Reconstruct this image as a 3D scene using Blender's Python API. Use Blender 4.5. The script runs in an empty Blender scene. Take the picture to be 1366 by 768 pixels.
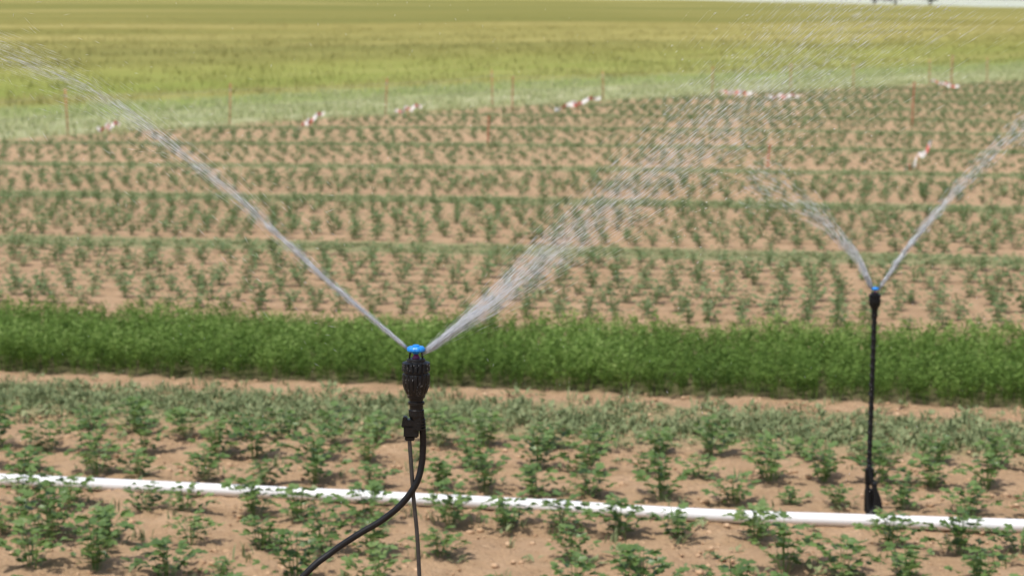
import bpy, math, random
import numpy as np
from mathutils import Vector, noise
rng=np.random.default_rng(7); random.seed(7)
A=math.radians(11.0); SA,CA=math.sin(A),math.cos(A)
scene=bpy.context.scene
col=scene.collection
scene.view_settings.view_transform='Standard'; scene.view_settings.look='None'; scene.view_settings.exposure=0

# ---------------------------------------------------------------- terrain
BN=1.616
def vv(x,y): return y*CA+x*SA
def nn(x,y): return (y-44.5-1.27*x)/BN
_hs=np.arange(0,2200,1.0)
_sl=np.where(_hs<12,.03*_hs/12,np.where(_hs<150,.03,np.where(_hs<230,.03-.055*(_hs-150)/80,-.025)))
_sl=np.where(_hs>340,0.0,_sl)
_sl=np.where((_hs>420)&(_hs<1000),.034,_sl)
_hz=np.cumsum(_sl)
def tz(x,y):
    x=np.asarray(x,float);y=np.asarray(y,float)
    v=vv(x,y)
    s=np.clip((6.3-v)/2.4,0,1); s=s*s*(3-2*s)
    n=nn(x,y)
    return .5*s+np.interp(n-6,_hs,_hz)+0.05*np.sin(x*.21+1)*np.clip((y-15)/20,0,1)-.011*np.clip(x-25,0,130)*np.clip((n-40)/80,0,1)

# ---------------------------------------------------------------- materials
def new_mat(name):
    m=bpy.data.materials.new(name); m.use_nodes=True
    nt=m.node_tree
    return m,nt,nt.nodes['Principled BSDF']
def N(nt,t,**k):
    n=nt.nodes.new(t)
    for a,b in k.items(): setattr(n,a,b)
    return n
def L(nt,a,b): nt.links.new(a,b)
def math_(nt,op,a,b=None,c=None,clamp=False):
    n=N(nt,'ShaderNodeMath',operation=op,use_clamp=clamp)
    for i,s in enumerate((a,b,c)):
        if s is None: continue
        if isinstance(s,(int,float)): n.inputs[i].default_value=s
        else: L(nt,s,n.inputs[i])
    return n.outputs[0]
def dot(nt,p,v):
    n=N(nt,'ShaderNodeVectorMath',operation='DOT_PRODUCT'); L(nt,p,n.inputs[0]); n.inputs[1].default_value=v
    return n.outputs['Value']
def sstep(nt,x,a,b):
    n=N(nt,'ShaderNodeMapRange',interpolation_type='SMOOTHSTEP'); L(nt,x,n.inputs['Value'])
    n.inputs['From Min'].default_value=a;n.inputs['From Max'].default_value=b
    return n.outputs['Result']
def mix(nt,f,a,b):
    n=N(nt,'ShaderNodeMix',data_type='RGBA')
    if isinstance(f,(int,float)): n.inputs[0].default_value=f
    else: L(nt,f,n.inputs[0])
    for i,s in ((6,a),(7,b)):
        if isinstance(s,tuple): n.inputs[i].default_value=(*s,1) if len(s)==3 else s
        else: L(nt,s,n.inputs[i])
    return n.outputs[2]
def noise_(nt,vec,scale,detail=4,rough=.55):
    n=N(nt,'ShaderNodeTexNoise'); n.inputs['Scale'].default_value=scale;n.inputs['Detail'].default_value=detail
    n.inputs['Roughness'].default_value=rough
    if vec is not None: L(nt,vec,n.inputs['Vector'])
    return n.outputs['Fac']
def ramp(nt,f,stops):
    r=N(nt,'ShaderNodeValToRGB'); e=r.color_ramp.elements
    while len(e)<len(stops): e.new(.5)
    for i,(p,c) in enumerate(stops): e[i].position=p; e[i].color=(*c,1)
    L(nt,f,r.inputs[0]); return r.outputs[0]
NV=(-1.27/BN,1/BN,0)
TV=(1/BN,1.27/BN,0)
def barley_color(nt):
    g=N(nt,'ShaderNodeNewGeometry'); p=g.outputs['Position']
    n=math_(nt,'SUBTRACT',dot(nt,p,NV),44.5/BN)
    t=dot(nt,p,TV)
    cx=N(nt,'ShaderNodeCombineXYZ'); L(nt,math_(nt,'MULTIPLY',n,.13),cx.inputs[0]); L(nt,math_(nt,'MULTIPLY',t,.012),cx.inputs[1])
    s1=noise_(nt,cx.outputs[0],1.0,4)
    cx2=N(nt,'ShaderNodeCombineXYZ'); L(nt,math_(nt,'MULTIPLY',n,.05),cx2.inputs[0]); L(nt,math_(nt,'MULTIPLY',t,.004),cx2.inputs[1])
    s2=noise_(nt,cx2.outputs[0],1.0,3)
    w=math_(nt,'ADD',n,math_(nt,'MULTIPLY',math_(nt,'SUBTRACT',s2,.5),20))
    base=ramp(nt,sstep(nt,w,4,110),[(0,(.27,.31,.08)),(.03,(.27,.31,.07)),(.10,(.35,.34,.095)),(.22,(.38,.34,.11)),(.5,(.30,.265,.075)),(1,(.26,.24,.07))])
    f=sstep(nt,s1,.42,.66)
    c=mix(nt,math_(nt,'MULTIPLY',f,.6),base,(.17,.18,.04))
    c=mix(nt,math_(nt,'MULTIPLY',sstep(nt,s1,.46,.28),.55),c,(.45,.39,.15))
    c=mix(nt,math_(nt,'MULTIPLY',sstep(nt,s2,.49,.62),.65),c,(.19,.195,.05))
    c=mix(nt,math_(nt,'MULTIPLY',sstep(nt,s2,.46,.34),.65),c,(.45,.39,.15))
    c=mix(nt,sstep(nt,n,330,520),c,(.46,.49,.40))  # distant land fades to grey-green: haze painted into the ground colour
    return c,p,n,t

def ground_mat():
    m,nt,b=new_mat('soil_and_grass')
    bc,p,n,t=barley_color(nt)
    v=dot(nt,p,(SA,CA,0))
    big=noise_(nt,p,.8,5); med=noise_(nt,p,5,6,.65); fine=noise_(nt,p,38,5,.7)
    s=ramp(nt,med,[(.25,(.39,.255,.145)),(.5,(.50,.335,.20)),(.75,(.60,.42,.27))])
    s=mix(nt,math_(nt,'MULTIPLY',sstep(nt,big,.45,.7),.45),s,(.42,.27,.16))
    s=mix(nt,math_(nt,'MULTIPLY',sstep(nt,fine,.53,.72),.55),s,(.29,.185,.11))
    s=mix(nt,math_(nt,'MULTIPLY',sstep(nt,fine,.44,.27),.5),s,(.68,.50,.34))
    s=mix(nt,math_(nt,'MULTIPLY',sstep(nt,v,12,30),.5),s,(.55,.385,.235))  # soil lightened with distance, aerial haze put into its colour
    vn=math_(nt,'ADD',v,math_(nt,'MULTIPLY',math_(nt,'SUBTRACT',med,.5),.5))
    gcol=ramp(nt,fine,[(.3,(.20,.23,.10)),(.7,(.34,.35,.18))])
    near=math_(nt,'MULTIPLY',sstep(nt,vn,9.4,9.75),sstep(nt,vn,10.58,10.45))
    mm=math_(nt,'ABSOLUTE',math_(nt,'SUBTRACT',math_(nt,'FLOORED_MODULO',math_(nt,'SUBTRACT',vn,15.1),4.6),2.3))
    far=math_(nt,'MULTIPLY',sstep(nt,mm,.5,.3),sstep(nt,v,13.0,14.0))
    patch=sstep(nt,math_(nt,'ADD',fine,math_(nt,'MULTIPLY',med,.5)),.60,.82)
    mask=math_(nt,'MAXIMUM',math_(nt,'MULTIPLY',near,math_(nt,'ADD',.25,math_(nt,'MULTIPLY',patch,.5))),math_(nt,'MULTIPLY',far,.8))
    s=mix(nt,mask,s,gcol)
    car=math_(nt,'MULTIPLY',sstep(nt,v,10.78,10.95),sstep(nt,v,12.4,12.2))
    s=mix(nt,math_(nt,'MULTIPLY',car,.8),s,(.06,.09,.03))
    nw=math_(nt,'ADD',n,math_(nt,'MULTIPLY',math_(nt,'SUBTRACT',big,.5),2.0))
    cv=N(nt,'ShaderNodeCombineXYZ'); L(nt,math_(nt,'MULTIPLY',n,.9),cv.inputs[0]); L(nt,math_(nt,'MULTIPLY',t,.12),cv.inputs[1])
    vs_=noise_(nt,cv.outputs[0],1,4)
    verge=ramp(nt,vs_,[(.35,(.30,.34,.15)),(.5,(.42,.44,.24)),(.68,(.55,.53,.33))])
    verge=mix(nt,sstep(nt,nw,3.5,9),verge,(.27,.34,.09))
    s=mix(nt,sstep(nt,nw,0,1.0),s,verge)
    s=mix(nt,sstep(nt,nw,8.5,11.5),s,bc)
    L(nt,s,b.inputs['Base Color']); b.inputs['Roughness'].default_value=.95; b.inputs['Specular IOR Level'].default_value=.15
    bp=N(nt,'ShaderNodeBump'); bp.inputs['Strength'].default_value=.9; bp.inputs['Distance'].default_value=.035
    L(nt,math_(nt,'ADD',fine,math_(nt,'MULTIPLY',med,1.2)),bp.inputs['Height']); L(nt,bp.outputs[0],b.inputs['Normal'])
    return m
def leaf_mat(name,stops,transl=.25,rough=.5,spec=.4,use_barley=False):
    m,nt,b=new_mat(name)
    if use_barley:
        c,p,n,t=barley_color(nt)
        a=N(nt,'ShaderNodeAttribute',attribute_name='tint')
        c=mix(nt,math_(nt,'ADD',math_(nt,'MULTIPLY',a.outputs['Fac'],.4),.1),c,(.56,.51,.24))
    else:
        a=N(nt,'ShaderNodeAttribute',attribute_name='tint')
        c=ramp(nt,a.outputs['Fac'],stops)
    L(nt,c,b.inputs['Base Color']); b.inputs['Roughness'].default_value=rough; b.inputs['Specular IOR Level'].default_value=spec
    tr=N(nt,'ShaderNodeBsdfTranslucent'); L(nt,c,tr.inputs['Color'])
    mx=N(nt,'ShaderNodeMixShader'); mx.inputs[0].default_value=transl
    L(nt,b.outputs[0],mx.inputs[1]); L(nt,tr.outputs[0],mx.inputs[2])
    L(nt,mx.outputs[0],nt.nodes['Material Output'].inputs['Surface'])
    return m
def plain(name,c,rough=.5,spec=.5,noise_amt=.0,nscale=30,metal=0,bump=0):
    m,nt,b=new_mat(name)
    tc=N(nt,'ShaderNodeTexCoord')
    f=noise_(nt,tc.outputs['Object'],nscale,5)
    d=tuple(max(0,x*(1-noise_amt)) for x in c); l=tuple(min(1,x*(1+noise_amt)) for x in c)
    L(nt,ramp(nt,f,[(.3,d),(.7,l)]),b.inputs['Base Color'])
    b.inputs['Roughness'].default_value=rough;b.inputs['Specular IOR Level'].default_value=spec;b.inputs['Metallic'].default_value=metal
    if bump:
        bp=N(nt,'ShaderNodeBump');bp.inputs['Strength'].default_value=bump;bp.inputs['Distance'].default_value=.001
        L(nt,f,bp.inputs['Height']);L(nt,bp.outputs[0],b.inputs['Normal'])
    return m

# ---------------------------------------------------------------- mesh helpers
def tri_mesh(name,V,T,mat,tint=None,parent=None,smooth=False):
    V=np.asarray(V,np.float32);T=np.asarray(T,np.int32)
    me=bpy.data.meshes.new(name)
    me.vertices.add(len(V)); me.vertices.foreach_set('co',V.ravel())
    me.loops.add(T.size); me.loops.foreach_set('vertex_index',T.ravel())
    me.polygons.add(len(T)); me.polygons.foreach_set('loop_start',np.arange(0,T.size,T.shape[1],dtype=np.int32))
    if tint is not None:
        at=me.attributes.new('tint','FLOAT','POINT'); at.data.foreach_set('value',np.asarray(tint,np.float32))
    me.update(calc_edges=True); me.validate()
    if smooth: me.polygons.foreach_set('use_smooth',np.ones(len(me.polygons),bool))
    me.materials.append(mat)
    o=bpy.data.objects.new(name,me); col.objects.link(o)
    if parent: o.parent=parent
    return o
def scatter(name,temps,P,scale,mat,tint,zs=None,tilt=0.0):
    m=len(P); idx=rng.integers(0,len(temps),m); rot=rng.uniform(0,2*math.pi,m)
    Vs=[];Ts=[];Cs=[];off=0
    for k,(TV_,TT,TC) in enumerate(temps):
        s=np.where(idx==k)[0]
        if len(s)==0: continue
        c=np.cos(rot[s])[:,None];sn=np.sin(rot[s])[:,None];sc=scale[s][:,None]
        X=TV_[None,:,0]*c-TV_[None,:,1]*sn; Y=TV_[None,:,0]*sn+TV_[None,:,1]*c; Z=np.repeat(TV_[None,:,2],len(s),0)
        if zs is not None: Z=Z*zs[s][:,None]
        V=np.stack([X*sc+P[s,0:1],Y*sc+P[s,1:2],Z*sc+P[s,2:3]],-1)
        T=TT[None]+(np.arange(len(s))*len(TV_))[:,None,None]+off
        Vs.append(V.reshape(-1,3));Ts.append(T.reshape(-1,3));Cs.append(np.clip(TC[None]*.6+tint[s][:,None]*.4,0,1).ravel())
        off+=len(s)*len(TV_)
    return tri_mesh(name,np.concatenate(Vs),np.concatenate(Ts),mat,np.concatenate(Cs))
class B:
    def __init__(s): s.v=[];s.t=[];s.c=[]
    def add(s,vs,ts,c):
        o=len(s.v); s.v+= [tuple(a) for a in vs]; s.t+=[tuple(i+o for i in t) for t in ts]; s.c+=[c]*len(vs) if not isinstance(c,list) else c
    def out(s): return np.array(s.v,float),np.array(s.t,int),np.array(s.c,float)
def leaflet(b,p,d,up,L_,W,c,lod):
    d=d.normalized(); side=d.cross(up).normalized(); nrm=side.cross(d)
    fold=.25
    def q(a,w): return p+d*(a*L_)+side*(w*W)+nrm*(abs(w)*W*fold - a*a*L_*.18)
    if lod==0:
        pts=[q(0,0),q(.5,0),q(1,0)]
        for sg in (1,-1): pts+=[q(.18,.3*sg),q(.42,.55*sg),q(.50,.24*sg),q(.78,.36*sg)]
        t=[(0,3,4),(0,4,1),(1,4,5),(1,5,6),(1,6,2),(0,8,7),(0,1,8),(1,9,8),(1,10,9),(1,2,10)]
        b.add(pts,t,c)
    else:
        pts=[q(0,0),q(1,0),q(.45,.5),q(.45,-.5)]
        b.add(pts,[(0,1,2),(0,3,1)],c)
def plant(seed,lod):
    r=random.Random(seed); b=B()
    ns={0:r.randint(12,17),1:10,2:8}[lod]
    for i in range(ns):
        az=i*2.4+r.uniform(-.5,.5); lean=(i+.5)/ns*r.uniform(.75,1.1)
        H=r.uniform(.13,.19)*(1.05-.55*lean); R=.015+lean*.125
        h=Vector((math.cos(az),math.sin(az),0))
        p0=h*(.012+.012*lean); p2=h*R+Vector((0,0,H)); p1=h*R*.5+Vector((0,0,H*.58))
        cs=r.uniform(0,.4)
        w=.0018 if lod==0 else .003
        sd=h.cross(Vector((0,0,1)))*w
        b.add([p0-sd,p0+sd,p1-sd,p1+sd,p2-sd*.5,p2+sd*.5],[(0,1,3),(0,3,2),(2,3,5),(2,5,4)],.7)
        sc=r.uniform(.75,1.2)
        perp=Vector((-h.y,h.x,0))
        if lod==0:
            st=[(.30,.7),(.58,.85),(.82,.95)]
        elif lod==1: st=[(.35,.9),(.70,1.1)]
        else: st=[(.45,1.5)]
        P=lambda t: (p0.lerp(p1,t/.58) if t<.58 else p1.lerp(p2,(t-.58)/.42))
        items=[(P(t),g,sg*r.uniform(.8,1.3)) for t,g in st for sg in (-1,1)]
        items+=[(p2,1.15*( 1 if lod<2 else 1.5),0)]
        if lod==0: items+=[(p2,.9,.75),(p2,.9,-.75)]
        for pp,gs,a in items:
            dd=(h*math.cos(a)+perp*math.sin(a)+Vector((0,0,r.uniform(-.05,.75)))).normalized()
            u2=(Vector((0,0,1))-h*.3+Vector((r.uniform(-.6,.6),r.uniform(-.6,.6),0))).normalized()
            Ln=.039*gs*sc*r.uniform(.75,1.2)
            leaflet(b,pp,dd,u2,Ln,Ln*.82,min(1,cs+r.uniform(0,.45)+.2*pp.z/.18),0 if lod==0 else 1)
    return b.out()
def carrot(seed):
    r=random.Random(seed); b=B()
    for i in range(7):
        az=r.uniform(0,6.28); h=Vector((math.cos(az),math.sin(az),0)); H=r.uniform(.15,.27); R=r.uniform(.02,.11)
        base=Vector((r.uniform(-.02,.02),r.uniform(-.02,.02),0))
        P=lambda t: base+h*(R*t*t)+Vector((0,0,H*(t-.12*t*t)))
        sd=h.cross(Vector((0,0,1)))*.0015
        b.add([P(0)-sd,P(0)+sd,P(.5)-sd,P(.5)+sd,P(1)],[(0,1,3),(0,3,2),(2,3,4)],.7)
        for k in range(20):
            t=r.uniform(.3,1.0); p=P(t)+Vector((r.gauss(0,.012),r.gauss(0,.012),r.gauss(0,.008)))
            d=Vector((r.gauss(0,1)+h.x*.5,r.gauss(0,1)+h.y*.5,r.uniform(.0,1.1))).normalized()
            s=d.cross(Vector((r.gauss(0,1),r.gauss(0,1),r.gauss(0,1)))).normalized()
            Ln=r.uniform(.015,.034)
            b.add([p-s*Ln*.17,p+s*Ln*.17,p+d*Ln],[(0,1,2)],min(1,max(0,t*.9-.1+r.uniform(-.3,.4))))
    return b.out()
def tuft(seed,nb,H,R,w,lean=.5,cl=(0,1)):
    r=random.Random(seed); b=B()
    for i in range(nb):
        x,y=r.gauss(0,R),r.gauss(0,R); az=r.uniform(0,6.28); h=Vector((math.cos(az),math.sin(az),0)); hh=H*r.uniform(.5,1.15)
        p=Vector((x,y,-.01)); sd=Vector((math.cos(az+1.57),math.sin(az+1.57),0))*w*r.uniform(.6,1.3)
        m=p+h*hh*lean*.25+Vector((0,0,hh*.6)); t=p+h*hh*lean+Vector((0,0,hh))
        c=r.uniform(*cl)
        b.add([p-sd*.6,p+sd*.6,m-sd,m+sd,t],[(0,1,3),(0,3,2),(2,3,4)],c)
    return b.out()
def weed(seed):
    r=random.Random(seed); b=B()
    for i in range(9):
        az=r.uniform(0,6.28); d=Vector((math.cos(az),math.sin(az),r.uniform(.2,1.4))); p=Vector((r.gauss(0,.015),r.gauss(0,.015),r.uniform(0,.02)))
        Ln=r.uniform(.02,.045); leaflet(b,p,d,Vector((0,0,1)),Ln,Ln*.45,r.uniform(0,1),1)
    return b.out()

# ---------------------------------------------------------------- ground
def geo(a,b,step,gr):
    o=[a]; s=step
    while o[-1]<b: o.append(o[-1]+s); s*=gr
    return o
ypos=[-60,-40,-25,-15,-8,-4,-2,0,1,2]+list(np.arange(2.5,6.5,.15))+list(np.arange(6.5,11.2,.035))+geo(11.24,2900,.045,1.028)
xr=list(np.arange(0,3.4,.035))+geo(3.4,1500,.05,1.06)
xpos=np.array([-a for a in xr[:0:-1]]+xr); ypos=np.array(ypos)
X,Y=np.meshgrid(xpos,ypos); Z=tz(X,Y)
nx,ny=len(xpos),len(ypos)
Vg=np.stack([X,Y,Z],-1).reshape(-1,3)
for i in range(len(Vg)):
    x,y,z=Vg[i]
    if abs(x)<5 and 2<y<14:
        Vg[i,2]+=.022*noise.noise((x*3,y*3,0))+.016*noise.noise((x*9,y*9,3))+.012*noise.noise((x*20,y*20,5))
ii,jj=np.meshgrid(np.arange(nx-1),np.arange(ny-1)); a=(jj*nx+ii).ravel()
Q=np.stack([a,a+1,a+1+nx,a+nx],-1)
gobj=tri_mesh('ground',Vg,Q,ground_mat(),smooth=True)

# ---------------------------------------------------------------- crops
def rowxy(u,v): return u*CA+v*SA, -u*SA+v*CA
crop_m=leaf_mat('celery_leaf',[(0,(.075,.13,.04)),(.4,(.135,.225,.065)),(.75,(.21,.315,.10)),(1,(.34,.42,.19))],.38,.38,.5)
far_m=leaf_mat('crop_leaf',[(0,(.09,.15,.055)),(.4,(.14,.21,.08)),(.75,(.20,.28,.12)),(1,(.29,.36,.17))],.33,.5,.35)
T0=[plant(i,0) for i in range(14)]; T1=[plant(20+i,1) for i in range(8)]; T2=[plant(40+i,2) for i in range(7)]
def rows(vs,u0,u1,du,jit,miss,tmpl,name,mat,smin,smax,cond=None,zz=(.8,1.15)):
    P=[]
    for v in vs:
        ph=rng.uniform(0,du)
        u=np.arange(u0,u1,du)+ph; u=u+rng.normal(0,jit,len(u)); w=v+rng.normal(0,jit*.8,len(u))
        k=rng.random(len(u))>miss; u,w=u[k],w[k]
        x,y=rowxy(u,w); P.append(np.stack([x,y],-1))
    P=np.concatenate(P)
    if cond is not None: P=P[cond(P[:,0],P[:,1])]
    P=np.column_stack([P,tz(P[:,0],P[:,1])-.004])
    tint=rng.random(len(P)); sc=rng.uniform(smin,smax,len(P))
    small=rng.random(len(P))<.14; sc[small]*=.65
    return scatter(name,tmpl,P,sc,mat,tint,zs=rng.uniform(zz[0],zz[1],len(P))),P
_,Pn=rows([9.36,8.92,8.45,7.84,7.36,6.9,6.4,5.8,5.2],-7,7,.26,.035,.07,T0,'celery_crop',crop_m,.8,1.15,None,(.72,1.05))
vs=[v for v in np.arange(12.75,24,.40) if abs((v-15.1)%4.6-2.3)>.38]
inview=lambda x,y:(np.abs(x)<.42*y+3)&(nn(x,y)<-.5)
rows(vs,-16,16,.215,.022,.05,T1,'vegetable_crop',far_m,.68,.98,inview)
vs=[v for v in np.arange(24.1,84,.44) if abs((v-15.1)%4.6-2.3)>.38]
rows(vs,-30,42,.28,.03,.05,T2,'vegetable_crop',far_m,.64,.9,lambda x,y:(np.abs(x)<.38*y+2)&(nn(x,y)<-.5)&(y<88))

# carrots strip
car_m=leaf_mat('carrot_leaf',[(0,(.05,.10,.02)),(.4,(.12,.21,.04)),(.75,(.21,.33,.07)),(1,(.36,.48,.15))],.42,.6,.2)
TC_=[carrot(i) for i in range(8)]
Pc=[]
for v in np.arange(10.86,12.34,.13):
    u=np.arange(-7.0,7.0,.065); u=u+rng.normal(0,.02,len(u)); w=v+rng.normal(0,.025,len(u)); x,y=rowxy(u,w); Pc.append(np.stack([x,y],-1))
Pc=np.concatenate(Pc); Pc=np.column_stack([Pc,tz(Pc[:,0],Pc[:,1])])
hn=np.array([noise.noise((p[0]*1.3,p[1]*1.3,1.0))+.8*noise.noise((p[0]*5,p[1]*5,2.0)) for p in Pc])
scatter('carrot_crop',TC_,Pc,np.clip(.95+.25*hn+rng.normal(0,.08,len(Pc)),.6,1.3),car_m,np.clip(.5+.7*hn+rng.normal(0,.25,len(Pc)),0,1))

# weeds
weed_m=leaf_mat('weed_leaf',[(0,(.14,.19,.085)),(.5,(.24,.29,.14)),(1,(.38,.41,.22))],.3,.6,.2)
strip_m=leaf_mat('strip_weed_leaf',[(0,(.22,.26,.12)),(.5,(.32,.36,.18)),(1,(.46,.47,.28))],.45,.7,.1)
TW=[weed(i) for i in range(6)]+[tuft(90+i,10,.06,.02,.0035) for i in range(3)]
def band(v0,v1,u0,u1,dens):
    m=int((v1-v0)*(u1-u0)*dens); u=rng.uniform(u0,u1,m); v=(v0+v1)/2+rng.normal(0,(v1-v0)*.30,m); x,y=rowxy(u,v); return np.stack([x,y],-1)
Pw=[band(9.65,10.5,-7,7,460),band(4,9.7,-6,6,18)]
Pw=np.concatenate(Pw); k=np.array([noise.noise((p[0]*2,p[1]*2,7)) for p in Pw])>-.30-.4*rng.random(len(Pw)); Pw=Pw[k]
Pw=np.column_stack([Pw,tz(Pw[:,0],Pw[:,1])])
scatter('low_weeds',TW,Pw,rng.uniform(.6,1.3,len(Pw)),weed_m,rng.random(len(Pw)))
Pw=[]
c=17.4
while c<84:
    d=min(60,14*14/c*5); hw=.45*c+3
    Pw.append(band(c-.34,c+.34,-hw,hw+6,d)); c+=4.6
Pw=np.concatenate(Pw); Pw=Pw[(nn(Pw[:,0],Pw[:,1])<0)]
Pw=np.column_stack([Pw,tz(Pw[:,0],Pw[:,1])])
scatter('weed_strips',TW,Pw,1.2+Pw[:,1]*.028*rng.uniform(.7,1.2,len(Pw)),strip_m,rng.random(len(Pw)),zs=np.full(len(Pw),.45))

# verge grass and barley
def nt_xy(n,t):
    return (-1.27/BN*n+1/BN*t, 44.5+ 1/BN*n+1.27/BN*t)
verge_m=leaf_mat('verge_grass_blade',[(0,(.27,.32,.13)),(.5,(.42,.46,.23)),(1,(.60,.58,.36))],.4,.7,.1)
m_=7000
n_=rng.uniform(-.4,9.5,m_); t_=-35+120*rng.random(m_)**1.3
x,y=nt_xy(n_,t_); P=np.stack([x,y,tz(x,y)],-1); k=(y>10)&(np.abs(x)<.40*y+4); P=P[k]
scatter('verge_grass',[tuft(200+i,10,.15,.16,.010,.8) for i in range(6)],P,rng.uniform(.6,1.3,len(P)),verge_m,rng.random(len(P)))
m_=11000
n_=10+70*rng.random(m_)**1.4; t_=-70+230*rng.random(m_)**1.2
x,y=nt_xy(n_,t_); P=np.stack([x,y,tz(x,y)],-1); k=(y>10)&(np.abs(x)<.38*y+6); P=P[k]
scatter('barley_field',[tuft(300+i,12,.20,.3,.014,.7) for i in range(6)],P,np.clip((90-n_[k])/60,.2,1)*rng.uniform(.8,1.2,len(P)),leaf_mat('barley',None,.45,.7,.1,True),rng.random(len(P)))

# soil clods
def clod(seed):
    r=random.Random(seed)
    import bmesh
    bm=bmesh.new(); bmesh.ops.create_icosphere(bm,subdivisions=1,radius=1)
    for v in bm.verts: v.co*=r.uniform(.65,1.2); v.co.z*=.7
    V=np.array([v.co[:] for v in bm.verts]);T=np.array([[v.index for v in f.verts] for f in bm.faces]); bm.free()
    return V,T,np.full(len(V),r.random())
clod_m=leaf_mat('soil_clod',[(0,(.36,.235,.14)),(.5,(.48,.32,.195)),(1,(.62,.44,.29))],0.0,.95,.1)
m_=8000; u=rng.uniform(-4.5,4.5,m_); v=rng.uniform(6,10.9,m_); x,y=rowxy(u,v); P=np.stack([x,y,tz(x,y)],-1)
scatter('soil_clods',[clod(i) for i in range(6)],P,.005+.014*rng.random(m_)**3,clod_m,rng.random(m_))

# ---------------------------------------------------------------- generic builders
def lathe(name,prof,mat,parent,seg=40,rib=None,loc=(0,0,0),smooth=True):
    V=[];T=[]
    for (r,z,rb) in prof:
        for k in range(seg):
            a=2*math.pi*k/seg
            rr=r*(1- (rb if (k%4<1) else 0))
            V.append((rr*math.cos(a)+loc[0],rr*math.sin(a)+loc[1],z+loc[2]))
    np_=len(prof)
    for i in range(np_-1):
        for k in range(seg):
            a=i*seg+k;b=i*seg+(k+1)%seg
            T.append((a,b,b+seg,a+seg))
    V.append((loc[0],loc[1],prof[0][1]+loc[2]));V.append((loc[0],loc[1],prof[-1][1]+loc[2]))
    me=bpy.data.meshes.new(name)
    F=T+[((k+1)%seg,k,len(V)-2) for k in range(seg)]+[((np_-1)*seg+k,(np_-1)*seg+(k+1)%seg,len(V)-1) for k in range(seg)]
    F=[tuple(reversed(f)) for f in F]
    me.from_pydata(V,[],F); me.update()
    me.materials.append(mat); o=bpy.data.objects.new(name,me); col.objects.link(o); o.parent=parent
    if smooth:
        for p in me.polygons: p.use_smooth=True
        try:
            me.set_sharp_from_angle(angle=math.radians(28))
        except Exception: pass
    return o
def tube(name,pts,r,mat,parent,seg=12,sub=8):
    pts=[Vector(p) for p in pts]; Q=[]
    n=len(pts)
    for i in range(n-1):
        p0=pts[max(i-1,0)];p1=pts[i];p2=pts[i+1];p3=pts[min(i+2,n-1)]
        for k in range(sub):
            t=k/sub
            Q.append(.5*((2*p1)+(-p0+p2)*t+(2*p0-5*p1+4*p2-p3)*t*t+(-p0+3*p1-3*p2+p3)*t**3))
    Q.append(pts[-1]); V=[];F=[]
    ref=Vector((.31,.9,.2)).normalized()
    for i,q in enumerate(Q):
        d=(Q[min(i+1,len(Q)-1)]-Q[max(i-1,0)]).normalized(); s=d.cross(ref)
        if s.length<.01: s=d.cross(Vector((1,0,0)))
        s.normalize(); u=s.cross(d); rr=r(i/len(Q)) if callable(r) else r
        for k in range(seg):
            a=2*math.pi*k/seg; V.append(q+s*(rr*math.cos(a))+u*(rr*math.sin(a)))
    for i in range(len(Q)-1):
        for k in range(seg):
            a=i*seg+k;b=i*seg+(k+1)%seg; F.append((a,b,b+seg,a+seg))
    F.append(tuple(range(seg-1,-1,-1)));F.append(tuple(range((len(Q)-1)*seg,len(Q)*seg)))
    me=bpy.data.meshes.new(name); me.from_pydata(V,[],F); me.update(); me.materials.append(mat)
    for p in me.polygons: p.use_smooth=True
    o=bpy.data.objects.new(name,me); col.objects.link(o)
    if parent: o.parent=parent
    return o
import bmesh
def bevbox(name,c,s,mat,parent,bev=.001,rot=0):
    bm=bmesh.new(); bmesh.ops.create_cube(bm,size=1)
    for v in bm.verts: v.co=Vector((v.co.x*s[0],v.co.y*s[1],v.co.z*s[2]))
    bmesh.ops.bevel(bm,geom=bm.edges[:],offset=bev,segments=2,affect='EDGES')
    me=bpy.data.meshes.new(name); bm.to_mesh(me); bm.free(); me.materials.append(mat)
    o=bpy.data.objects.new(name,me); o.location=c; o.rotation_euler=(0,rot,0); col.objects.link(o); o.parent=parent
    return o
def empty(name,loc):
    e=bpy.data.objects.new(name,None); e.location=loc; e.empty_display_size=.1; col.objects.link(e); return e

black=plain('black_plastic',(.008,.008,.009),.34,.32,.3,220,bump=.6)
rubber=plain('black_hose',(.010,.010,.011),.45,.3,.3,60,bump=.3)
blue=plain('blue_plastic',(.02,.25,.72),.35,.5,.1,80)
purple=plain('purple_plastic',(.16,.02,.10),.4,.5,.1,80)
steel=plain('stake_grey',(.07,.07,.07),.4,.5,.3,60,metal=.4)
pvc=plain('white_pvc',(.80,.81,.82),.35,.5,.05,8)
drop_m,nt,b=new_mat('water_drop'); b.inputs['Roughness'].default_value=.05
b.inputs['Transmission Weight'].default_value=.85; b.inputs['IOR'].default_value=1.33
L(nt,ramp(nt,noise_(nt,None,5,1),[(.3,(.88,.92,.95)),(.7,(.97,.98,1))]),b.inputs['Base Color'])

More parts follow.
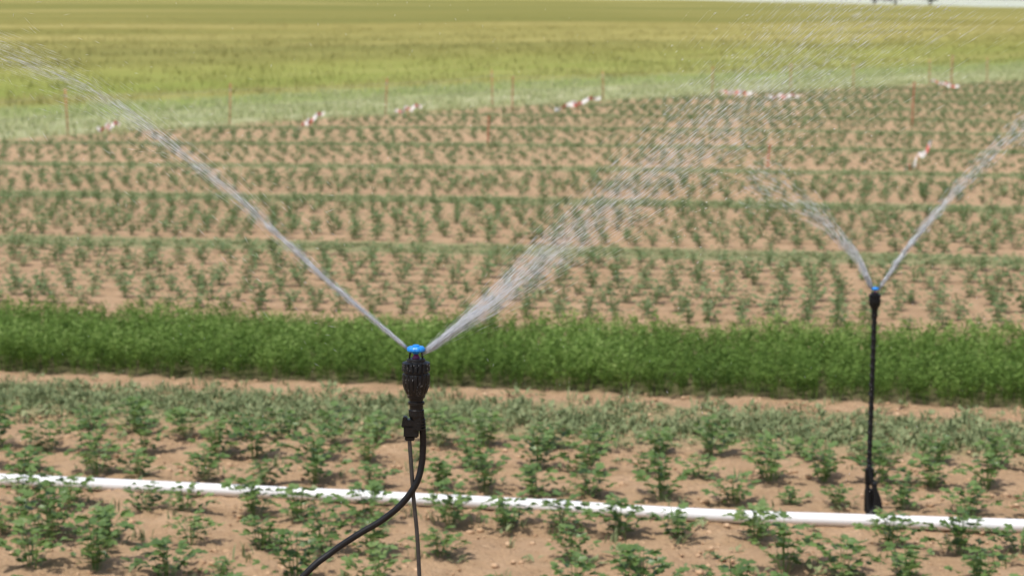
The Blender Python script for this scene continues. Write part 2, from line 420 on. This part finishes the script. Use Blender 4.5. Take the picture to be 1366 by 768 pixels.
S=.001258
def head(parent,drops=0):
    k=S
    lathe('deflector_cap',[(5*k,3*k,0),(10*k,2.6*k,0),(12*k,0.5*k,.08),(12.4*k,-2*k,.08),(11*k,-4*k,.08),(6*k,-5*k,0),(4*k,-7*k,0)],blue,parent,48)
    lathe('deflector_boss',[(3*k,5.2*k,0),(4.5*k,4.6*k,0),(5*k,2.5*k,0)],blue,parent,24)
    for sx in (-1,1):
        tube('bridge_arm',[(sx*7.5*k,0,-3.5*k),(sx*8.2*k,0,-9*k),(sx*9*k,0,-15*k)],1.3*k,black,parent,8,3)
    lathe('nozzle',[(2.2*k,-7.5*k,0),(3*k,-8*k,0),(4*k,-10*k,0),(5.2*k,-12*k,.08),(5.2*k,-15*k,.08),(6*k,-16*k,0)],purple,parent,24)
    body=[(6*k,-13*k,0),(11*k,-13.5*k,0),(12.4*k,-14.5*k,0),(12.6*k,-17.0*k,0),(16.0*k,-18*k,0),(18.4*k,-19*k,.0),(18.8*k,-20*k,.10),(18.8*k,-29*k,.10),(18.2*k,-30*k,0),(16.4*k,-31*k,0),(16.4*k,-33*k,0),
        (18*k,-34*k,0),(18.6*k,-35.5*k,.07),(18.7*k,-41*k,.07),(18.3*k,-47*k,.07),(17.0*k,-53*k,.07),(15.0*k,-58*k,.07),(13.4*k,-61*k,0),(12.4*k,-62*k,0),(12*k,-66*k,0),(10*k,-67*k,0),(9.4*k,-69*k,0)]
    lathe('body',body,black,parent,72)
    lathe('neck',[(9.0*k,-67*k,0),(9.2*k,-71*k,0),(11*k,-72*k,0),(11*k,-75*k,0),(9.2*k,-76*k,0),(9.0*k,-82*k,0),(10.4*k,-83*k,.08),(10.6*k,-91*k,.08),(9*k,-93*k,0),(7.5*k,-100*k,0),(6*k,-104*k,0)],black,parent,40)
    if drops:
        r=random.Random(4); bm=bmesh.new()
        from mathutils import Matrix
        zs=[p[1] for p in body][::-1]; rs=[p[0] for p in body][::-1]
        for i in range(drops):
            z=r.uniform(-64,-16)*k; R=float(np.interp(z,zs,rs)); a=r.uniform(math.pi,2*math.pi); q=r.uniform(.25,.8)*.0011
            bmesh.ops.create_uvsphere(bm,u_segments=8,v_segments=6,radius=q,matrix=Matrix.Translation((R*.99*math.cos(a),R*.99*math.sin(a),z))@Matrix.Diagonal((1,1,1.3,1)))
        me=bpy.data.meshes.new('clinging_drops'); bm.to_mesh(me); bm.free(); me.materials.append(drop_m)
        for p in me.polygons: p.use_smooth=True
        o=bpy.data.objects.new('clinging_drops',me); col.objects.link(o); o.parent=parent

X1,Y1,Z1=-.161,3.35,1.506
sp=empty('irrigation_sprinkler',(X1,Y1,Z1))
head(sp,110); k=S
bevbox('clip_block',(-4*k,0,-100*k),(26*k,16*k,9*k),black,sp,1.5*k)
bevbox('clip_block_lower',(-7*k,0,-112*k),(20*k,13*k,16*k),black,sp,1.5*k)
bevbox('clip_fin',(-16*k,0,-99*k),(6*k,12*k,15*k),black,sp,1*k,.2)
bevbox('clip_lip',(-9*k,0,-121*k),(13*k,10*k,7*k),black,sp,1*k)
bevbox('clip_wedge',(2*k,-5*k,-97*k),(12*k,8*k,26*k),black,sp,1.5*k,.1)
for q in range(4):
    lathe('clip_ridge',[(8.2*k,-95*k-q*4*k,0),(9.4*k,-95.5*k-q*4*k,0),(9.4*k,-97*k-q*4*k,0),(8.2*k,-97.5*k-q*4*k,0)],black,sp,24,loc=(3*k,0,0))
gz=float(tz(X1,Y1))-Z1
tube('stake',[(-10*k,0,-118*k),(-5*k,.004,-200*k),(2*k,.006,-303*k),(9*k,.01,-600*k),(12*k,.01,gz-.1)],lambda t:.0036,steel,sp,10,10)
tube('supply_hose',[(6*k,0,-88*k),(8*k,.002,-108*k),(8.5*k,.004,-130*k),(6.5*k,.004,-158*k),(-1*k,0,-184*k),(-20*k,0,-211*k),(-47*k,0,-234*k),(-80*k,0,-254*k),(-115*k,0,-278*k),(-150*k,-.01,-306*k),(-200*k,-.02,-370*k),(-250*k,-.04,-520*k),(-300*k,-.05,-700*k),(-400*k,-.05,gz+.03),(-700*k,-.1,gz+.01),(-1500*k,-.15,gz+.01)],.0056,rubber,sp,14,10)

X2,Y2,Z2=1.459,8.06,.971
sp2=empty('irrigation_sprinkler',(X2,Y2,Z2)); head(sp2)
tube('riser',[(0,0,-.09),(-.003,0,-.4),(-.008,0,-.80)],.0095,rubber,sp2,16,6)
tube('stake',[(-.008,0,-.78),(-.012,0,-.99)],.006,steel,sp2,10,3)
hel=[]
for i in range(0,260):
    t=i/259; z=-.10-.66*t; a=t*2*math.pi*17; R=.0068
    hel.append((R*math.cos(a)-.007*t,R*math.sin(a),z))
tube('twisted_tube',hel,.0054,rubber,sp2,8,1)
tube('feed_loop',[(-.010,-.008,-.72),(-.002,-.016,-.77),(.016,-.02,-.82),(.034,-.02,-.87),(.036,-.02,-.91),(.012,-.018,-.925),(-.006,-.015,-.90),(-.012,-.01,-.84),(-.012,-.005,-.78)],.010,rubber,sp2,12,6)
tube('feed_tail',[(.010,-.018,-.79),(.02,-.02,-.85),(.014,-.02,-.90),(-.004,-.03,-.925),(.0,-.05,-.935)],.011,rubber,sp2,10,6)
bevbox('stake_clip',(-.006,-.004,-.765),(.034,.032,.06),black,sp2,.004)
bevbox('stake_foot',(-.006,-.002,-.87),(.034,.028,.10),black,sp2,.005)

pp=empty('irrigation_pipe',(0,0,0))
pts=[]
for u in np.arange(-9,9.1,.75):
    x,y=rowxy(u,8.15+.018*math.sin(u*1.3)+.01*math.sin(u*3.1)); pts.append((x,y,float(tz(x,y))+.027+.004*math.sin(u*2.2)))
tube('pipe',pts,.0265,pvc,pp,24,4)
for u in (-4.4,-1.4,1.6,4.6):
    x0,y0=rowxy(u-.05,8.15+.018*math.sin(u*1.3)+.01*math.sin(u*3.1)); x1,y1=rowxy(u+.05,8.15+.018*math.sin(u*1.3)+.01*math.sin(u*3.1))
    tube('coupler',[(x0,y0,.028),(x1,y1,.028)],.0295,pvc,pp,24,2)
tube('hose_barb',[(X2-.002,Y2-.035,.036),(X2-.004,Y2-.01,.050),(X2-.006,Y2+.0,.07)],.008,rubber,pp,10,5)

# ---------------------------------------------------------------- water
wm,nt,b=new_mat('water_spray')
nz=noise_(nt,None,3,2)
L(nt,ramp(nt,nz,[(.3,(.86,.89,.92)),(.7,(.95,.96,.97))]),b.inputs['Base Color']); b.inputs['Roughness'].default_value=.25
tr=N(nt,'ShaderNodeBsdfTranslucent'); tr.inputs['Color'].default_value=(.95,.97,1,1)
mx=N(nt,'ShaderNodeMixShader'); mx.inputs[0].default_value=.5
L(nt,b.outputs[0],mx.inputs[1]);L(nt,tr.outputs[0],mx.inputs[2]);L(nt,mx.outputs[0],nt.nodes['Material Output'].inputs['Surface'])
def streaks(P,D,Ln,R):
    P=np.asarray(P);D=D/np.linalg.norm(D,axis=1)[:,None]
    ref=rng.normal(size=P.shape); s=np.cross(D,ref); s/=np.linalg.norm(s,axis=1)[:,None]; u=np.cross(D,s)
    m=len(P); V=np.zeros((m,5,3)); V[:,0]=P-D*Ln[:,None]/2; V[:,4]=P+D*Ln[:,None]/2
    for k_ in range(3):
        a_=2*math.pi*k_/3; V[:,1+k_]=P+(s*math.cos(a_)+u*math.sin(a_))*R[:,None]
    T=np.array([(0,2,1),(0,3,2),(0,1,3),(4,1,2),(4,2,3),(4,3,1)])
    T=T[None]+(np.arange(m)*5)[:,None,None]
    return V.reshape(-1,3),T.reshape(-1,3)
def jet(origin,path,sig,scale,count,bias,rad,ln,depth,nfil,fl,frad,seed):
    path=np.array(path,float); seg=np.linalg.norm(np.diff(path,axis=0),axis=1); s=np.concatenate([[0],np.cumsum(seg)])
    tot=s[-1]
    f=lambda q:np.stack([np.interp(q,s,path[:,0]),np.interp(q,s,path[:,1])],-1)
    q=tot*rng.random(count)**bias
    c=(f(q)+f(np.clip(q-20,0,tot))+f(np.clip(q+20,0,tot)))/3
    d=f(np.clip(q+12,0,tot))-f(np.clip(q-12,0,tot)); d/=np.linalg.norm(d,axis=1)[:,None]+1e-9
    nrm=np.stack([-d[:,1],d[:,0]],-1)
    sg=np.interp(q,*zip(*sig)); o=rng.normal(0,1,count)*sg; dep=rng.normal(0,1,count)*sg*1.3
    ang=o/np.maximum(q,40)*.8
    d2=d*np.cos(ang)[:,None]+nrm*np.sin(ang)[:,None]
    P=np.zeros((count,3)); P[:,0]=(c[:,0]+nrm[:,0]*o)*scale; P[:,2]=(c[:,1]+nrm[:,1]*o)*scale; P[:,1]=depth*np.abs(c[:,0])*scale+dep*scale
    D=np.stack([d2[:,0],rng.normal(0,.04,count)+depth,d2[:,1]],-1)
    R=rad*(.3+1.3*rng.random(count)**2.2)*(1+.4*(q/tot)); Ln=ln*rng.uniform(.3,1.5,count)
    V,T=streaks(P+np.array(origin),D,Ln,R)
    Vs=[V];Ts=[T];off=len(V)
    for i in range(nfil):
        e=rng.normal(0,.75); ed=rng.normal(0,1); L_=fl*rng.uniform(.3,1.15); st=rng.uniform(0,.3)*L_
        qs=np.linspace(st,L_,26); c=(f(qs)+f(np.clip(qs-10,0,tot))+f(np.clip(qs+10,0,tot)))/3; d=f(qs+6)-f(np.clip(qs-6,0,tot)); d/=np.linalg.norm(d,axis=1)[:,None]
        nr=np.stack([-d[:,1],d[:,0]],-1); sg=np.interp(qs,*zip(*sig)); o=e*sg+.4*np.sin(qs*.09+i)*sg*.3
        C=np.stack([(c[:,0]+nr[:,0]*o)*scale,depth*np.abs(c[:,0])*scale+ed*sg*scale,(c[:,1]+nr[:,1]*o)*scale],-1)+np.array(origin)
        rr=frad*rng.uniform(.5,1.1)*np.clip(np.linspace(1.4,.1,26),.08,2)
        V=[];
        for j in range(26):
            for a_ in (0,2.09,4.19):
                V.append(C[j]+np.array([nr[j,0]*math.cos(a_),math.sin(a_),nr[j,1]*math.cos(a_)])*rr[j])
        T=[]
        for j in range(25):
            for k_ in range(3):
                a_=j*3+k_;b_=j*3+(k_+1)%3; T+=[(a_,b_,b_+3),(a_,b_+3,a_+3)]
        Vs.append(np.array(V));Ts.append(np.array(T)+off);off+=len(V)
    return np.concatenate(Vs),np.concatenate(Ts)
def addw(name,parts):
    off=0;Vs=[];Ts=[]
    for V,T in parts: Vs.append(V);Ts.append(T+off);off+=len(V)
    return tri_mesh(name,np.concatenate(Vs),np.concatenate(Ts),wm)
O1=(X1,Y1,Z1)
left=[(-11,-1),(-128,98),(-243,206),(-353,289),(-443,347),(-555,392),(-700,440)]
right=[(10,-6),(97,57),(187,132),(317,233),(407,303),(577,440),(760,590),(900,690)]
sgR=[(0,1.5),(60,3.5),(120,8),(230,15),(400,22),(600,34),(1100,85)]
parts=[jet(O1,left,[(0,.7),(150,1.7),(350,3.2),(600,6),(900,16)],S,2000,1.8,.00020,.030,.10,18,330,.00036,1),
       jet(O1,left,[(0,1.2),(150,3.5),(350,8),(600,15),(900,30)],S,2600,1.4,.00010,.035,.10,0,330,.0004,5),
       jet(O1,right,sgR,S,4200,1.45,.00025,.024,.05,40,340,.00034,2),
       jet(O1,right,[(a,b*1.35) for a,b in sgR],S,8500,1.3,.00011,.03,.05,0,300,.00036,6)]
m_=1300
px=rng.uniform(330,900,m_); pz=px*.78+rng.normal(-20,75,m_)
P=np.stack([px*S,rng.normal(0,.15,m_)+.05,pz*S],-1)+np.array(O1)
D=np.stack([np.full(m_,.55),rng.normal(0,.2,m_),np.full(m_,.25)+rng.normal(0,.2,m_)],-1)
parts.append(streaks(P,D,rng.uniform(.002,.008,m_),.0002+.0006*rng.random(m_)**3))
m_=350
px=-rng.uniform(100,700,m_); pz=-px*.72+rng.normal(15,50,m_)
P=np.stack([px*S,rng.normal(0,.2,m_),pz*S],-1)+np.array(O1)
D=np.stack([np.full(m_,-.6),rng.normal(0,.2,m_),rng.normal(.4,.3,m_)],-1)
parts.append(streaks(P,D,rng.uniform(.006,.022,m_),rng.uniform(.00012,.0003,m_)))
m_=600
P=np.stack([rng.uniform(-.9,1.1,m_),rng.uniform(3.2,5.5,m_),rng.uniform(1.1,2.2,m_)],-1)
D=np.stack([rng.normal(0,.4,m_),rng.normal(0,.2,m_),np.full(m_,-1.)],-1)
parts.append(streaks(P,D,rng.uniform(.002,.008,m_),rng.uniform(.00015,.0004,m_)))
addw('water_spray',parts)
O2=(X2,Y2,Z2); S2=.00302
parts=[jet(O2,[(-4,-2),(-18,34),(-50,72),(-83,102),(-115,124),(-170,150)],[(0,1.0),(40,2.5),(120,7),(220,16)],S2,1900,2.0,.00050,.04,.25,18,100,.0009,3),
       jet(O2,[(5,-2),(12,10),(47,60),(97,120),(132,157),(172,195),(230,240),(330,300)],[(0,.9),(60,2),(150,4),(260,7),(450,20)],S2,1800,1.4,.0006,.05,.1,18,190,.0009,4)]
addw('water_spray',parts)

# ---------------------------------------------------------------- fence, stakes, tapes
red=plain('red_paint',(.48,.16,.10),.6,.3,.2,20); wire_m=plain('fence_wire',(.45,.43,.40),.5,.4,.1,10)
ins=plain('insulator',(.5,.48,.42),.6,.3,.1,10)
fn=empty('electric_fence',(0,0,0))
prev=None
for i in range(-4,22):
    t=-12.0+i*4.05+(random.uniform(-.5,.5)); x,y=nt_xy(.3,t)
    z=float(tz(x,y)); h=random.uniform(.68,.85); lx=random.uniform(-.04,.04)
    tube('post',[(x,y,z-.1),(x+lx,y,z+h)],.011,red,fn,8,1)
    bevbox('insulator',(x+lx*.8,y-.01,z+h*.85),(.03,.03,.04),ins,fn,.005)
    if prev is not None:
        for fr in (.45,.85):
            a_=Vector(prev[0]).lerp(Vector(prev[1]),fr); b_=Vector((x,y,z)).lerp(Vector((x+lx,y,z+h)),fr); mid=(a_+b_)/2-Vector((0,0,.03))
            tube('wire',[a_,mid,b_],.0025,wire_m,fn,5,4)
    prev=((x,y,z),(x+lx,y,z+h))
wood=plain('wood',(.42,.28,.15),.8,.2,.2,20)
for (x,y,h,mm_) in [(-.38,31.6,.45,red),(3.4,26.9,.3,red),(7.3,37.0,.8,red),(12.2,56.5,.95,wood),(-.0,43.2,.7,red),(-14.5,31,.5,red)]:
    z=float(tz(x,y)); e=empty('marker_stake',(x,y,z))
    rr_=.026 if mm_ is wood else .012
    tube('shaft',[(0,0,-.1),(.01,0,h*.5),(.02,0,h-.03),(.02,0,h)],rr_,mm_,e,8,2)
    bevbox('top_cap',(.02,0,h),(.045,.045,.03),mm_,e,.006)
tm,nt,b=new_mat('striped_tape')
at=N(nt,'ShaderNodeAttribute',attribute_name='tint')
f=math_(nt,'GREATER_THAN',math_(nt,'FRACT',math_(nt,'MULTIPLY',at.outputs['Fac'],2.6)),.6)
L(nt,mix(nt,f,(.84,.80,.78),(.62,.16,.12)),b.inputs['Base Color']); b.inputs['Roughness'].default_value=.4
def tape(x,y,length,h,slope):
    z=float(tz(x,y)); e=empty('barrier_tape',(x,y,z))
    tube('peg',[(0,0,-.05),(.005,0,h)],.012,wood,e,8,2)
    for kx in range(2):
        V=[];T=[];C=[];n_=26; ph=random.uniform(0,6); sgn=(-1 if kx==1 else 1)
        for i in range(n_):
            t=i/(n_-1); w=.036
            p=Vector(((t-.25)*length*sgn,.06*math.sin(t*9+ph),h*.9+slope*(t-.3)*length*sgn+.025*math.sin(t*11+ph)-.03*kx))
            u_=Vector((.25*math.sin(t*8+ph),.5*math.cos(t*11+ph),1)).normalized()*w
            V+=[p-u_,p+u_];C+=[t,t]
            if i: a_=2*(i-1);T+=[(a_,a_+1,a_+3),(a_,a_+3,a_+2)]
        tri_mesh('ribbon',V,T,tm,C,e)
for (x,y,l,h,s) in [(-7.0,35.2,.26,.2,0.2),(-3.54,35.7,.32,.25,.6),(-2.03,39.7,.36,.25,.2),(1.33,41.2,.62,.28,.25),(5.18,47.1,.5,.28,-.1),(6.1,45.6,.45,.25,0),(11.5,54,.5,.3,-.3),(5.36,26.7,.25,.2,1.1)]:
    tape(x,y,l,h,s)

# ---------------------------------------------------------------- distant trees at the crest
bark=plain('bark',(.12,.09,.06),.9,.2,.3,3)
tleaf=leaf_mat('tree_leaf',[(0,(.12,.15,.11)),(.5,(.18,.22,.15)),(1,(.26,.30,.21))],.2,.7,.2)
def tree(x,y,H,seed):
    r=random.Random(seed); z=float(tz(x,y)); e=empty('distant_tree',(x,y,z))
    tube('trunk',[(0,0,-.2),(.1,0,H*.3),(.0,.1,H*.75)],lambda t:.25*(1-t)+.05,bark,e,8,4)
    b=B()
    for i in range(7):
        az=i*.9+r.random(); q=Vector((math.cos(az)*H*.3,math.sin(az)*H*.3,H*r.uniform(.45,.85)))
        tube('limb',[(0.05,0,H*r.uniform(.25,.45)),q*.6+Vector((0,0,H*.2)),q],lambda t:.1*(1-t)+.02,bark,e,6,3)
    cl=[(Vector((r.gauss(0,.22)*H,r.gauss(0,.22)*H,H*r.uniform(.25,.98))),H*r.uniform(.09,.18)) for _ in range(26)]
    for c_,R_ in cl:
        for j in range(70):
            d=Vector((r.gauss(0,1),r.gauss(0,1),r.gauss(0,1))).normalized(); p=c_+d*R_*r.uniform(.6,1.05)
            s_=Vector((r.gauss(0,1),r.gauss(0,1),r.gauss(0,1))).normalized()*.22; t_=d.cross(s_)
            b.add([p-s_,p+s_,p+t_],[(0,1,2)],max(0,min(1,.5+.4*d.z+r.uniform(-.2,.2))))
    V,T,C=b.out(); tri_mesh('crown',V,T,tleaf,C,e)
for i,(x,y,H) in enumerate([(78,440,4.5),(84,448,4.9),(90,440,4.2)]): tree(x,y,H,i)

# ---------------------------------------------------------------- light, sky, camera
EL,AZ=math.radians(66),math.radians(-140)
w=bpy.data.worlds.new('World'); scene.world=w; w.use_nodes=True; nt=w.node_tree
sky=nt.nodes.new('ShaderNodeTexSky'); sky.sky_type='NISHITA'; sky.sun_disc=False; sky.sun_elevation=EL; sky.sun_rotation=AZ; sky.dust_density=3.0
nt.links.new(sky.outputs[0],nt.nodes['Background'].inputs[0]); nt.nodes['Background'].inputs[1].default_value=.14
sd=bpy.data.lights.new('sun','SUN'); sd.energy=3.6; sd.angle=math.radians(.6); sd.color=(1,.955,.89)
so=bpy.data.objects.new('sun',sd); col.objects.link(so)
sv=Vector((math.sin(AZ)*math.cos(EL),math.cos(AZ)*math.cos(EL),math.sin(EL)))
so.rotation_euler=(-sv).to_track_quat('-Z','Y').to_euler()
cd=bpy.data.cameras.new('camera'); co=bpy.data.objects.new('camera',cd); col.objects.link(co)
cd.sensor_width=36; cd.lens=2700/1366*36; cd.clip_start=.05; cd.clip_end=5000
co.location=(0,0,2.06); co.rotation_euler=(math.radians(90-7.68),0,0)
cd.dof.use_dof=True; cd.dof.focus_distance=3.42; cd.dof.aperture_fstop=9.0
scene.camera=co
